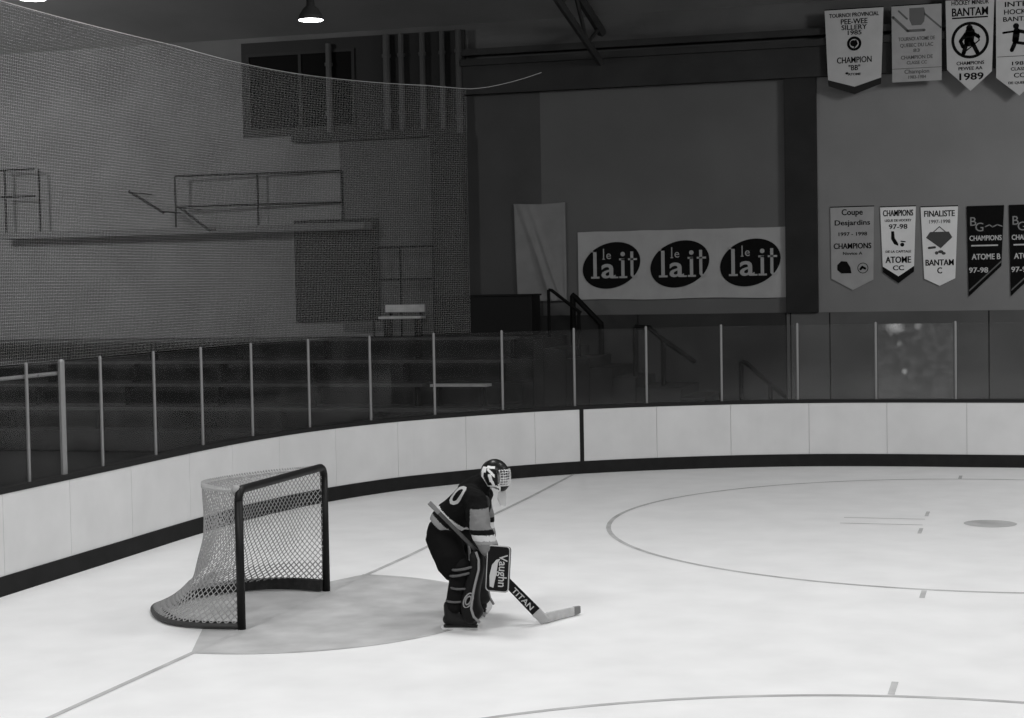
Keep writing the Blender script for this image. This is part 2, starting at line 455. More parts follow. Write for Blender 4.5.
# ------------------------------------------------------------------ stands, stairs and rails at the far left corner
ROWS = [(13.5+.7*k, .40+.385*k) for k in range(5)]
for k, (y, z) in enumerate(ROWS):
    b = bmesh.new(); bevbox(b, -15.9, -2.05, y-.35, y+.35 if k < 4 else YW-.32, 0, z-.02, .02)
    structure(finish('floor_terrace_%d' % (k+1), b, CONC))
for k, (y, z) in enumerate(ROWS):
    def bench(x0, x1, m, lab, grp=None, both=False):
        t = thing('bench', lab, 'bench', ((x0+x1)/2, y, z-.02), 0, grp); h = (x1-x0)/2
        b = bmesh.new(); bevbox(b, -h, h, -.14, .14, .34, .385, .008); finish('seat_plank', b, m, t)
        if both:
            b = bmesh.new(); bevbox(b, -h+.03, h-.03, .16, .2, .46, .6, .008); finish('back_plank', b, m, t)
        nb = max(2, int((x1-x0)/1.8)+1)
        for j in range(nb):
            x = -h+.12+(2*h-.24)*j/(nb-1)
            b = bmesh.new(); box(b, x-.03, x+.03, -.1, .1, 0, .34)
            if both: box(b, x-.03, x+.03, .2, .23, 0, .58)
            finish('support', b, BLACKM, t)
    nm = ['lowest', 'second', 'third', 'fourth', 'top'][k]
    if k == 1:
        bench(-15.4, -3.75, WOOD, 'long dark plank bench on the second terrace, left of the bench painted as lit')
        bench(-3.6, -2.55, WOOD_LIT, 'short plank bench painted pale as if in a light pool, low through the corner glass')
    elif k == 4:
        bench(-5.36, -4.5, WOOD_LIT, 'short bench of two planks painted pale as if lit, below the dark doorway and railing', both=True)
    else:
        bench(-15.4, -2.4, WOOD, 'long dark plank bench on the %s terrace behind the corner glass' % nm)
# dark box on the upper landing
b = bmesh.new(); bevbox(b, -4.14, -2.26, 15.95, 16.5, 1.93, 2.655, .015)
o = finish('storage_box', b, mat('box_black', .012, .7)); tag(o, 'long black storage box on the top terrace beneath the hanging sheet', 'box')
b = bmesh.new(); bevbox(b, -4.17, -2.23, 15.93, 16.52, 2.655, 2.69, .008); finish('lid', b, mat('box_black', .012), o)
# stair flights descending to the right
prof = [(-2.04, 1.9)]
x = -1.85; z = 1.72
while z > .12:
    prof.append((x, z)); z -= .175
    x += .42 if abs(z-.85) > .09 else .8
b = bmesh.new()
for i, (x, z) in enumerate(prof):
    x1 = prof[i+1][0] if i+1 < len(prof) else x+.4
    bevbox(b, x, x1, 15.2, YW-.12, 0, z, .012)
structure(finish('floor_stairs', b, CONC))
def zst(x):
    h = 0
    for px, pz in prof:
        if x >= px: h = pz
    return h if x < prof[-1][0]+.4 else 0
def hrail(lab, pts_rail, posts, y, r=.022):
    t = thing('handrail', lab, 'handrail', (posts[0][0], y, zst(posts[0][0])))
    o0 = Vector((posts[0][0], y, zst(posts[0][0])))
    b = bmesh.new(); tube(b, [Vector((p[0], y, p[1]))-o0 for p in pts_rail], r, 8); finish('rail', b, BLACKM, t)
    for px, ztop in posts:
        b = bmesh.new(); tube(b, [Vector((px, y, zst(px)))-o0, Vector((px, y, ztop))-o0], r, 8); finish('post', b, BLACKM, t)
hrail('black sloping handrail highest on the stairs, below the hanging sheet', [(-1.9,2.76),(-1.84,2.75),(-1.3,2.33)], [(-1.9,2.76),(-1.34,2.36)], 15.8, .03)
hrail('thick black sloping handrail against the wall under the long banner', [(-1.68,2.66),(-1.6,2.6),(-1.11,2.09)], [(-1.66,2.64),(-1.13,2.1)], 16.6, .055)
hrail('black sloping handrail halfway down the stairs, right of the top one', [(-.31,2.07),(-.05,2.06),(.2,1.84),(.78,1.43)], [(-.31,2.07),(.2,1.84)], 15.8, .045)
hrail('black sloping handrail lowest on the stairs, nearest the dark pilaster', [(1.59,1.44),(1.68,1.42),(2.38,.8)], [(1.59,1.44),(2.1,1.05)], 15.8, .042)
# gallery with its rail
b = bmesh.new(); bevbox(b, -13.8, -5.75, 16.55, YW-.02, 3.98, 4.12, .01); 
structure(finish('trim_14', b, mat('gallery_slab', .085, .9)))
def fence(name, lab, x0, x1, y, z0, zs, pxs, ang=0.0):
    t = thing(name, lab, 'railing', (x0, y, z0))
    for z in zs:
        b = bmesh.new(); tube(b, [(0, 0, z-z0), (x1-x0, (x1-x0)*math.tan(ang), z-z0)], .022, 6); finish('rail', b, BLACKM, t)
    for px in pxs:
        b = bmesh.new(); dy = (px-x0)*math.tan(ang); tube(b, [(px-x0, dy, 0), (px-x0, dy, max(zs)-z0)], .022, 6); finish('post', b, BLACKM, t)
fence('railing', 'dark two-bar railing along the high gallery at upper left', -9.8, -6.35, 16.62, 4.12, (4.53, 5.14), (-9.8, -8.08, -6.35), .09)
fence('railing', 'dark two-bar railing between the doorway and the dark column', -5.62, -4.36, 16.6, 1.92, (3.0, 3.62), (-5.62, -5.05, -4.38))
fence('railing', 'dark railing end at the far left edge of the gallery', -13.8, -13.0, 16.65, 4.12, (4.85, 5.4), (-13.7, -12.9))
for i, (a, c, lab) in enumerate((((-10.6,4.85),(-9.84,4.4),'dark sloping stair rail left of the gallery railing'), ((-9.5,4.5),(-8.85,4.02),'dark sloping stair rail below the gallery railing'))):
    y = 16.2
    t = thing('stair_rail', lab, 'handrail', (a[0], y, a[1]))
    b = bmesh.new(); tube(b, [(0,0,0),(c[0]-a[0],0,c[1]-a[1])], .03, 8); finish('rail', b, BLACKM, t)
    b = bmesh.new(); tube(b, [(.06,0,-.03),(.06,.8,-.03)], .015, 6); tube(b, [(c[0]-a[0]-.06,0,c[1]-a[1]+.03),(c[0]-a[0]-.06,.8,c[1]-a[1]+.03)], .015, 6)
    finish('bracket', b, BLACKM, t)
# upright pipes
PIPE = mat('pipe_grey', .075, .6)
for i, (x, z0, z1, r) in enumerate(((-6.55,5.9,7.6,.06),(-5.35,5.9,7.7,.07),(-5.05,5.86,7.7,.055),(-4.62,5.86,7.7,.055),(-4.22,5.86,7.7,.05),(-3.86,5.7,7.7,.06))):
    b = bmesh.new(); tube(b, [(0,0,z0),(0,0,z1)], r, 10)
    for zz in (z0+.35, z1-.4): tube(b, [(0,0,zz-.03),(0,0,zz+.03)], r+.02, 10)
    o = finish('pipe', b, PIPE); o.location = (x, YW-.13 if i < 5 else YW-.22, 0)
    ords = ['thin grey upright pipe against the dark upper wall, leftmost', 'grey upright pipe on dark upper wall, second from left', 'grey upright pipe on dark upper wall, third from left', 'grey upright pipe on dark upper wall, fourth from left', 'grey upright pipe on dark upper wall, fifth from left', 'grey upright pipe on dark upper wall, rightmost, beside the beam end']
    tag(o, ords[i], 'pipe', 'upright pipes on the dark upper wall')

# ------------------------------------------------------------------ lamps hung from the roof
LAMP = emit('lamp_lens', 14.0)
def lamp(x, y, z, lab, r=.18):
    t = thing('hanging_lamp', lab, 'ceiling light', (x, y, z), 0, 'hanging lamps')
    def ringz(rr, zz): return [(rr*math.cos(2*PI*k/24), rr*math.sin(2*PI*k/24), zz) for k in range(24)]
    b = bmesh.new(); loft(b, [ringz(r,0), ringz(r*.95,.06), ringz(r*.6,.16), ringz(r*.35,.2), ringz(r*.3,.34)]); finish('lamp_shade', b, mat('shade_dark', .05, .6), t, True)
    b = bmesh.new(); loft(b, [ringz(r*.99,-.004), ringz(r*.9,-.012), ringz(r*.5,-.022), ringz(r*.1,-.026)]); finish('lens', b, LAMP, t, True)
    ztop = 7.75+(YW+.3-y)*.2461-z
    b = bmesh.new(); tube(b, [(0,0,.34),(0,0,ztop)], .012, 6); finish('hanger', b, BLACKM, t)
lamp(-6.2, 6, 6.78, 'bright hanging lamp at the top left edge above the net')
lamp(-3.51, 9, 6.76, 'bright hanging lamp above the dark window, right of the other lamp')

# ------------------------------------------------------------------ hanging sheet and the long banner
b = bmesh.new(); NU, NV = 36, 44; G = []
for j in range(NV+1):
    row = []
    for i in range(NU+1):
        u = i/NU; v_ = j/NV
        x = -2.82+.96*u-.05*(1-v_)*(1-u); z = 4.39-1.85*v_+.05*math.sin(PI*u)*(-.4)*(1-v_)
        d = (u-.12)-(v_*.62)
        fold = .10*math.exp(-(d/.07)**2)+.07*math.exp(-((d-.17)/.05)**2)+.03*math.exp(-((u-.97)/.03)**2)+.02*math.sin(u*9+v_*3)
        row.append(b.verts.new((x, YW-.07-fold*(.4+.6*v_), z)))
    G.append(row)
for j in range(NV):
    for i in range(NU): b.faces.new((G[j][i], G[j][i+1], G[j+1][i+1], G[j+1][i]))
o = finish('hanging_sheet', b, SHEET, None, True)
md = o.modifiers.new('thick', 'SOLIDIFY'); md.thickness = .006
tag(o, 'pale creased cloth sheet hanging on the wall left of the long banner', 'cloth sheet')

YB = YW-.055
def wallfr(x0, z0, y=YB):
    return lambda u, v, d: Vector((x0+u, y-d, z0+v))
lb = thing('wall_banner', 'long pale banner with three tilted dark ovals on the wall', 'banner', (.31, YB, 3.19))
b = bmesh.new(); fr0 = lambda u, v, d: Vector((u, -d+.0, v))
nn = 40; A = []
for k in range(nn+1):
    u = -1.94+3.9*k/nn; wv = .012*math.sin(u*5)+.008*math.sin(u*13)
    A.append([b.verts.new((u, -.012-abs(wv)*.5, -.635+.01*math.sin(u*3))), b.verts.new((u, -.012, .63+.006*math.sin(u*7))), b.verts.new((u, .0, .63)), b.verts.new((u, .0, -.635))])
for k in range(nn):
    for j in range(4): b.faces.new((A[k][j], A[k][(j+1) % 4], A[k+1][(j+1) % 4], A[k+1][j]))
b.faces.new(A[0]); b.faces.new(A[-1][::-1])
finish('cloth', b, BANNER, lb)
for k, cx in enumerate((-1.30, -.01, 1.29)):
    ov = []
    for j in range(48):
        t = 2*PI*j/48; ex, ez = .565*math.cos(t), .415*math.sin(t); a = .33
        ov.append((cx+ex*math.cos(a)-ez*math.sin(a), ex*math.sin(a)+ez*math.cos(a)))
    b = bmesh.new(); prism(b, ov, lambda u, v, d: Vector((u, -d, v)), .021, .026)
    oo = finish('logo_oval', b, INK, lb)
    b = bmesh.new(); FR = lambda u, v, d: Vector((cx+u, -d-.026, v-.02))
    def rect(u0, u1, v0, v1): prism(b, [(u0,v0),(u1,v0),(u1,v1),(u0,v1)], FR, .002, .006)
    rect(-.345,-.28,-.19,.31); rect(-.39,-.28,.27,.31); rect(-.39,-.23,-.22,-.185)          # l with serifs
    add_text(b, 'a', .58, lambda u, v, d: FR(u*1.12-.06, v*.95-.21, d), bold=.008, lift=.006)
    rect(.03,.13,-.22,-.19)
    rect(.19,.25,-.19,.14); rect(.15,.25,.11,.145); rect(.15,.30,-.22,-.185)                # i with serifs
    prism(b, [(.22+.042*math.cos(2*PI*j/16), .225+.042*math.sin(2*PI*j/16)) for j in range(16)], FR, .002, .006)
    rect(.365,.42,-.17,.27); rect(.32,.49,.11,.145); prism(b, [(.365,-.17),(.42,-.17),(.45,-.185),(.49,-.165),(.49,-.195),(.45,-.22),(.40,-.215)], FR, .002, .006)
    rect(-.155,-.135,.14,.33); rect(-.17,-.12,.13,.145)                                     # small "le"
    add_text(b, 'e', .22, lambda u, v, d: FR(u-.05, v+.14, d), lift=.006)
    finish('lettering', b, mat('banner_letter', .34, .8), oo)

# ------------------------------------------------------------------ pennants
UY = YW-.34
def pennant(lab, cx, ztop, outline, m, grp, items, yw=YW-.06):
    """outline in metres from the top centre; items: callables drawing the lettering"""
    t = thing('pennant', lab, 'pennant', (cx+(.03 if yw == UY else .01), yw, ztop-(.05 if yw == UY else .01)), 0, grp)
    b = bmesh.new(); prism(b, outline, lambda u, v, d: Vector((u, -d, v)), .0, .008); finish('cloth', b, m, t)
    b = bmesh.new(); hw = max(p[0] for p in outline); tube(b, [(-hw,.0,-.005),(hw,.0,-.005)], .011, 8); finish('hanging_rod', b, BLACKM, t)
    for name, mm, fn in items:
        if hasattr(fn, 'rows'):                   # each line of writing is a part of its own
            for one in fn.rows: b = bmesh.new(); fn(b, [one]); finish(name, b, mm, t)
        else:
            b = bmesh.new(); fn(b); finish(name, b, mm, t)
    return t
FP = lambda u, v, d: Vector((u, -d-.008, v))
def lines(*L):
    """(text, baseline v, size, width)"""
    def fn(b, rows=None):
        for s, v, size, wd, *rest in (rows or L):
            cu = rest[0] if rest else 0; bo = rest[1] if len(rest) > 1 else .006
            add_text(b, s, size, lambda u, vv, d, v=v, cu=cu: FP(u+cu, vv+v, d), bold=bo, width=wd)
    fn.rows = L
    return fn
def disc(b, u, v, r, n=24, d0=.0, d1=.004, sy=1.0): prism(b, [(u+r*math.cos(2*PI*k/n), v+sy*r*math.sin(2*PI*k/n)) for k in range(n)], FP, d0, d1)
def ringp(b, u, v, r, wd, n=32):
    for k in range(n):
        a0, a1 = 2*PI*k/n, 2*PI*(k+1)/n
        prism(b, [(u+(r-wd)*math.cos(a0), v+(r-wd)*math.sin(a0)), (u+r*math.cos(a0), v+r*math.sin(a0)), (u+r*math.cos(a1), v+r*math.sin(a1)), (u+(r-wd)*math.cos(a1), v+(r-wd)*math.sin(a1))], FP, .0, .004)
def rectp(b, u0, u1, v0, v1): prism(b, [(u0,v0),(u1,v0),(u1,v1),(u0,v1)], FP, 0, .004)
def limb(b, pts, wd):
    for (u0, v0), (u1, v1) in zip(pts, pts[1:]):
        d = Vector((u1-u0, v1-v0)); 
        if d.length < 1e-6: continue
        d.normalize(); n = Vector((-d.y, d.x))*wd/2
        prism(b, [(u0+n.x, v0+n.y), (u0-n.x, v0-n.y), (u1-n.x, v1-n.y), (u1+n.x, v1+n.y)], FP, 0, .004)
    for u, v in pts: disc(b, u, v, wd/2, 12)
UP, LO = 'championship pennants hung in the upper row', 'championship pennants hung in the lower row'
UY = YW-.34
def e1(b):
    ringp(b, 0, -.615, .125, .045); disc(b, -.015, -.61, .055); limb(b, [(.03,-.56),(.05,-.62),(.0,-.68)], .025)
pennant('white pennant with small ring emblem and dark chevron hem, first of upper row', 3.49, 7.66,
        [(-.51,0),(.51,0),(.46,-1.26),(.0,-1.40),(-.46,-1.26)], CLOTH_G, UP,
        [('lettering', INK, lines(('TOURNOI PROVINCIAL',-.145,.10,.86),('PEE-WEE',-.27,.13,.46),('SILLERY',-.37,.12,.44),('1985',-.46,.11,.24),('CHAMPION',-.95,.15,.60),('"BB"',-1.08,.13,.20),('ATOME',-1.17,.06,.22))),
         ('emblem', INK, e1), ('small_mark', INK, lambda b: disc(b, -.13, -1.13, .028, sy=.7)),
         ('hem_band', mat('hem_black', .02), lambda b: prism(b, [(-.462,-1.23),(.0,-1.37),(.462,-1.23),(.455,-1.34),(.0,-1.50),(-.455,-1.34)], lambda u, v, d: Vector((u, -d, v)), -.002, .01))], UY)
def e2(b):
    prism(b, [(-.12,-.06),(.13,-.06),(.15,-.16),(.13,-.30),(.08,-.36),(-.08,-.36),(-.12,-.26)], FP, 0, .004)
    limb(b, [(-.40,-.20),(-.15,-.45),(.13,-.45)], .045); limb(b, [(.14,-.17),(.41,-.42)], .03)
    limb(b, [(-.3,-.1),(-.16,-.24)], .03)
pennant('grey rectangular pennant with dark head emblem, second of upper row', 4.56, 7.66,
        [(-.425,0),(.425,0),(.42,-1.33),(-.42,-1.33)], CLOTH_D, UP,
        [('lettering', INK_G, lines(('TOURNOI ATOME DE',-.62,.09,.62),('QUEBEC DU LAC',-.73,.09,.56),('83',-.82,.08,.11),('CHAMPION DE',-.94,.09,.54),('CLASSE CC',-1.03,.08,.34),('Champion',-1.19,.10,.42),('1983-1984',-1.28,.08,.30))),
         ('emblem', INK_G, e2), ('fold_line', INK_G, lambda b: rectp(b, -.42, .42, -1.105, -1.095))], UY)
def e3(b):
    ringp(b, 0, -.71, .315, .05, 40)
    disc(b, -.01, -.50, .055); limb(b, [(-.0,-.57),(-.02,-.74)], .16); limb(b, [(-.06,-.76),(-.11,-.93)], .07); limb(b, [(.04,-.76),(.12,-.93)], .07)
    limb(b, [(-.07,-.6),(-.16,-.72),(-.12,-.82)], .06); limb(b, [(.06,-.6),(.14,-.66)], .06); limb(b, [(.14,-.62),(.15,-.72),(-.13,-.94)], .02)
def bar3(b):
    rectp(b, -.30, .30, -.335, -.31); rectp(b, -.26, .26, -.02, -.012)
pennant('light pointed pennant with large ringed player emblem, third of upper row', 5.46, 7.70,
        [(-.41,.1),(.41,.1),(.36,-1.26),(.0,-1.58),(-.39,-1.2)], CLOTH_G, UP,
        [('lettering', INK, lines(('HOCKEY MINEUR',-.10,.11,.62),('BANTAM',-.29,.20,.60,0,.012),('CHAMPIONS',-1.13,.085,.46),('PEWEE AA',-1.22,.08,.40),('1989',-1.39,.17,.40,0,.014))),
         ('emblem', INK, e3), ('bar', INK, bar3)], UY)
def e4(b):
    disc(b, -.05, -.515, .05); limb(b, [(-.04,-.60),(-.06,-.76)], .11); limb(b, [(-.06,-.78),(-.12,-.92)], .07); limb(b, [(-.02,-.8),(.15,-.83),(.3,-.84)], .05)
    limb(b, [(-.06,-.6),(-.26,-.62)], .035); limb(b, [(.0,-.6),(.14,-.64),(.28,-.62)], .06); rectp(b, -.36, .36, -1.03, -1.022)
pennant('white pointed pennant with skating player figure at the right frame edge', 6.27, 7.70,
        [(-.38,.1),(.38,.1),(.36,-1.38),(.0,-1.70),(-.38,-1.38)], CLOTH_G, UP,
        [('lettering', INK, lines(('TOURNOI',-.06,.12,.48),('INTER',-.18,.12,.48),('HOCKEY',-.31,.12,.50),('BANTAM',-.43,.11,.52),('1988',-1.18,.09,.26),('CLASSE',-1.27,.08,.28),('CC',-1.39,.11,.18),('DE QUEBEC',-1.5,.06,.36))),
         ('emblem', INK, e4)], UY)
def e5b(b):
    ringp(b, .18, -1.10, .095, .012); limb(b, [(.14,-1.12),(.17,-1.08),(.22,-1.11)], .04)
def e5(b):
    prism(b, [(-.27,-1.04),(-.2,-.97),(-.1,-.98),(-.04,-1.08),(-.02,-1.19),(-.2,-1.19),(-.27,-1.13)], FP, 0, .004)
pennant('grey pointed pennant with two small round emblems, first of lower row', 3.42, 4.16,
        [(-.385,0),(.385,0),(.365,-1.31),(.0,-1.49),(-.375,-1.28)], CLOTH_D, LO,
        [('lettering', INK, lines(('Coupe',-.15,.15,.37,0,.010),('Desjardins',-.33,.13,.62,0,.008),('1997 - 1998',-.52,.09,.50),('CHAMPIONS',-.75,.14,.66,0,.012),('Novice A',-.86,.075,.34))),
         ('emblem', INK, e5), ('emblem', INK, e5b)])
def e6(b):
    prism(b, [(-.12,-.44),(-.07,-.44),(-.06,-.56),(.0,-.66),(.0,-.70),(-.07,-.67),(-.12,-.58)], FP, 0, .004)
    disc(b, .07, -.68, .035); limb(b, [(.05,-.62),(.12,-.63)], .02)
pennant('white pennant with curved hook emblem and black chevron hem in lower row', 4.22, 4.14,
        [(-.31,0),(.31,0),(.27,-1.10),(.0,-1.27),(-.27,-1.10)], CLOTH_W, LO,
        [('lettering', INK, lines(('CHAMPIONS',-.17,.15,.52,0,.012),('LIGUE DE HOCKEY',-.27,.06,.46),('97-98',-.40,.12,.32),('DE LA CAPITALE',-.82,.06,.44),('ATOME',-1.0,.16,.44,0,.014),('CC',-1.13,.12,.19,0,.012))),
         ('emblem', INK, e6),
         ('hem_band', INK, lambda b: prism(b, [(-.272,-1.06),(.0,-1.24),(.272,-1.06),(.268,-1.16),(.0,-1.36),(-.268,-1.16)], lambda u, v, d: Vector((u, -d, v)), -.002, .011))])
def e7(b):
    prism(b, [(-.23,-.55),(-.16,-.45),(.16,-.45),(.22,-.55),(.02,-.74)], FP, 0, .004); limb(b, [(-.1,-.45),(.0,-.36),(.1,-.45)], .016)
    limb(b, [(-.18,-.73),(-.08,-.72)], .04); disc(b, .02, -.80, .045, sy=.6); disc(b, .07, -.83, .035, sy=.7); disc(b, -.05, -.82, .03)
pennant('white pennant with dark diamond emblem, third of lower row', 4.93, 4.12,
        [(-.32,0),(.32,0),(.265,-1.27),(.0,-1.40),(-.265,-1.27)], CLOTH_W, LO,
        [('lettering', INK, lines(('FINALISTE',-.18,.15,.52,0,.010),('BANTAM',-1.04,.15,.48,0,.012),('C',-1.18,.15,.08,0,.010))), ('date', INK_G, lines(('1997-1998',-.30,.09,.36))),
         ('emblem', mat('ink_mid', .07), e7)])
for cx, lab in ((5.71, 'black pennant with pale lettering and slanted lower edge in lower row'), (6.42, 'black pennant with pale lettering cut off by the right frame edge')):
    def bgm(b):
        add_text(b, 'B', .22, lambda u, v, d: FP(u-.21, v-.34, d)); add_text(b, 'G', .22, lambda u, v, d: FP(u-.1, v-.44, d))
        limb(b, [(.0,-.36),(.07,-.33),(.12,-.37),(.2,-.33),(.28,-.36)], .018)
    pennant(lab, cx, 4.10, [(-.315,0),(.315,0),(.265,-1.05),(-.29,-1.58)], mat('cloth_black', .008, .95, spec=.05), LO,
            [('lettering', INK_L, lines(('CHAMPIONS',-.60,.125,.54,0,.008),('ATOME B',-.93,.14,.48,.01,.010),('97-98',-1.16,.13,.32,-.12,.008))),
             ('monogram', mat('ink_dimpale', .25), bgm), ('bar', INK_L, lambda b: rectp(b, -.24, .21, -.70, -.675)),
             ('hem_stripe', INK_G, lambda b: prism(b, [(-.28,-1.46),(.265,-.955),(.265,-.985),(-.28,-1.49)], FP, 0, .003))])

# ------------------------------------------------------------------ hockey goal
goal = thing('hockey_goal', 'hockey goal with dark pipe frame and pale twine netting on the ice', 'goal')
R = .036; PY = .915
for sy in (-1, 1):
    b = bmesh.new(); tube(b, [(0, sy*PY, 0), (0, sy*PY, 1.10)], R, 14); finish('goal_post', b, PIPE_RED, goal, True)
pts = []
for sy in (-1, 1):
    arc = [(0, sy*(PY-.09+.09*math.cos(t)), 1.10+.09*math.sin(t)) for t in [PI/2*k/6 for k in range(7)]]
    pts += arc if sy < 0 else arc[::-1]
b = bmesh.new(); tube(b, pts, R, 14); finish('crossbar', b, PIPE_RED, goal, True)
TOPC = catmull([(-.0,-.88,1.18),(-.22,-.87,1.19),(-.38,-.80,1.20),(-.45,-.66,1.21),(-.47,-.3,1.20),(-.42,.08,1.19),(-.31,.42,1.185),(-.17,.68,1.18),(-.08,.80,1.18),(-.03,.85,1.18),(0,.88,1.18)], 10)
BASC = catmull([(0,-.915,.03),(-.37,-.955,.03),(-.71,-.86,.03),(-1.0,-.58,.03),(-1.19,-.25,.03),(-1.16,0,.03),(-1.19,.25,.03),(-1.0,.58,.03),(-.71,.86,.03),(-.37,.955,.03),(0,.915,.03)], 10)
b = bmesh.new(); tube(b, BASC, .024, 10); finish('base_frame', b, mat('base_pipe', .06, .5), goal, True)
b = bmesh.new(); tube(b, TOPC, .012, 8); finish('top_frame', b, CANVAS, goal, True)
def resample(C, n):
    L = [0]
    for p, q in zip(C, C[1:]): L.append(L[-1]+(q-p).length)
    out = []; i = 0
    for k in range(n+1):
        s = L[-1]*k/n
        while i < len(L)-2 and L[i+1] < s: i += 1
        out.append(C[i].lerp(C[i+1], (s-L[i])/(L[i+1]-L[i])))
    return out
NU, NV = 104, 38
TU, BU = resample(TOPC, NU), resample(BASC, NU)
def netp(i, j):
    v_ = j/NV                                  # 0 top, 1 base
    z = TU[i].z+(.05-TU[i].z)*v_
    t = .10*v_+.50*v_**2.1+.40*v_**8
    t = max(0, t-.10*math.sin(PI*min(1, v_*1.25))*(v_ < .8))
    p = TU[i].lerp(BU[i], t); p.z = z
    wob = noise.noise(p*2.6)*.035*math.sin(PI*v_)
    p.x += wob; p.y += noise.noise(p*2.1+Vector((7, 3, 1)))*.02*math.sin(PI*v_)
    if i in (0, NU): p = Vector((0, math.copysign(.905, p.y), z))
    return p
P = [[netp(i, j) for j in range(NV+1)] for i in range(NU+1)]
b = bmesh.new()
def cord(bm, a, c, r=.0042):
    d = (c-a)
    if d.length < 1e-5: return
    d.normalize(); n1 = d.orthogonal().normalized(); n2 = d.cross(n1)
    A = [bm.verts.new(a+(n1*math.cos(q)+n2*math.sin(q))*r) for q in (0, 2.094, 4.189)]
    B = [bm.verts.new(c+(n1*math.cos(q)+n2*math.sin(q))*r) for q in (0, 2.094, 4.189)]
    for j in range(3): bm.faces.new((A[j], A[(j+1) % 3], B[(j+1) % 3], B[j]))
for i in range(NU):                            # diamond mesh
    for j in range(NV):
        rr_ = .0042+(.0022 if j > NV*.78 else 0)
        if (i+j) % 2 == 0: cord(b, P[i][j], P[i+1][j+1], rr_)
        else: cord(b, P[i+1][j], P[i][j+1], rr_)
CR_N = 44
tp = [[None]*(11) for _ in range(CR_N+1)]      # top panel from the crossbar back
for i in range(CR_N+1):
    u = i/CR_N; ia = min(range(NU+1), key=lambda k: abs(TU[k].y-(-.8+1.6*u)) if TU[k].x < -.02 and (TU[k].x < -.3 or TU[k].y > 0) else 9)
    back = TU[ia]; fr_ = Vector((0, -.86+1.72*u, 1.19))
    for j in range(11):
        t = j/10; q = fr_.lerp(Vector((back.x, -.8+1.6*u, back.z)), t); q.z -= .035*math.sin(PI*t); tp[i][j] = q
for i in range(CR_N):
    for j in range(10):
        if (i+j) % 2 == 0: cord(b, tp[i][j], tp[i+1][j+1])
        else: cord(b, tp[i+1][j], tp[i][j+1])
o = finish('netting', b, TWINE, goal); 
b = bmesh.new()                                # padded skirt along the back of the base
sk = [q for q in BASC if q.x < -.02]
rings = []
for k, q in enumerate(sk):
    c = Vector((q.x*.93, q.y*.95, 0)); inn = (Vector((-.4, 0, 0))-c).normalized()*.03
    hh = .05 if q.y < -.3 else .05+.06*min(1, (q.y+.3)/.5)
    rings.append([c+Vector((0,0,.01)), c+inn+Vector((0,0,.01)), c+inn+Vector((0,0,hh)), c+Vector((0,0,hh+.01))])
loft(b, rings); finish('base_padding', b, mat('padding_dark', .03, .9, var=.3, vscale=20), goal)
for sy in (-1, 1):                             # canvas strips lacing the net to the frame
    b = bmesh.new()
    i0 = 0 if sy < 0 else NU
    rings = []
    for j in range(0, NV+1, 3):
        p = P[i0][j]; q = P[i0+(1 if sy < 0 else -1)][j]
        d = (q-p).normalized()*.03; rings.append([p+Vector((0, sy*.002, 0)), p+d+Vector((0, sy*.002, 0)), p+d-Vector((0, sy*.002, 0)), p-Vector((0, sy*.002, 0))])
    loft(b, rings); finish('lacing_strip', b, mat('lacing', .10, .9), goal)
b = bmesh.new()
for k in range(2, len(TOPC)-2, 1): tube(b, [TOPC[k]+Vector((0,0,-.02)), TOPC[k]+Vector((.0,0,.02)), TOPC[k+1]+Vector((0,0,-.02))], .011, 5)
finish('top_lacing', b, CANVAS, goal)
b = bmesh.new(); bmesh.ops.create_uvsphere(b, u_segments=12, v_segments=8, radius=.04, matrix=Matrix.Translation((-.035, -.885, 1.19))); finish('corner_tie', b, TWINE, goal, True)

# ------------------------------------------------------------------ the goaltender
GO = Vector((1.835, -.11, 0)); GR = math.radians(8)
def remesh(caps, voxel, smooth=4, extra=None):
    """tapered capsules grown together into one continuous surface"""
    b = bmesh.new()
    for c in caps:
        p, q, ra, rb = Vector(c[0]), Vector(c[1]), c[2], c[3]
        n = max(2, int((q-p).length/(min(ra, rb)*.35))+1)
        for k in range(n+1):
            t = k/n
            bmesh.ops.create_icosphere(b, subdivisions=2, radius=ra+(rb-ra)*t, matrix=Matrix.Translation(p.lerp(q, t)))
    if extra: extra(b)
    me = bpy.data.meshes.new('t'); b.to_mesh(me); b.free()
    o = bpy.data.objects.new('t', me); COL.objects.link(o)
    m = o.modifiers.new('r', 'REMESH'); m.mode = 'VOXEL'; m.voxel_size = voxel
    m2 = o.modifiers.new('s', 'SMOOTH'); m2.iterations = smooth; m2.factor = .5
    dg = bpy.context.evaluated_depsgraph_get()
    r = bpy.data.meshes.new_from_object(o.evaluated_get(dg))
    bpy.data.objects.remove(o); bpy.data.meshes.remove(me)
    return r
def mesh_obj(name, me, mats, parent=None, pick=None):
    me.name = name; me.materials.clear()
    for m in mats: me.materials.append(m)
    for p in me.polygons:
        p.use_smooth = True
        p.material_index = pick(p.center) if pick else 0
    o = bpy.data.objects.new(name, me); COL.objects.link(o)
    if parent: o.parent = parent
    return o
HEAD = Vector((.185, 0, 1.245))
def ell(b, c, rx, ry, rz, sub=3):
    bmesh.ops.create_icosphere(b, subdivisions=sub, radius=1, matrix=Matrix.Translation(c) @ Matrix.Diagonal((rx, ry, rz, 1)))
def turn(o, ang, px, py):
    c_, s__ = math.cos(ang), math.sin(ang)
    o.rotation_euler = (0, 0, ang); o.location = (px-(c_*px-s__*py), py-(s__*px+c_*py), 0)
PADK = mat('pad_black', .008, .6, spec=.12); PADL = mat('pad_pale', .26, .6); PADM = mat('pad_mid', .11, .6)
HT = math.radians(-20)
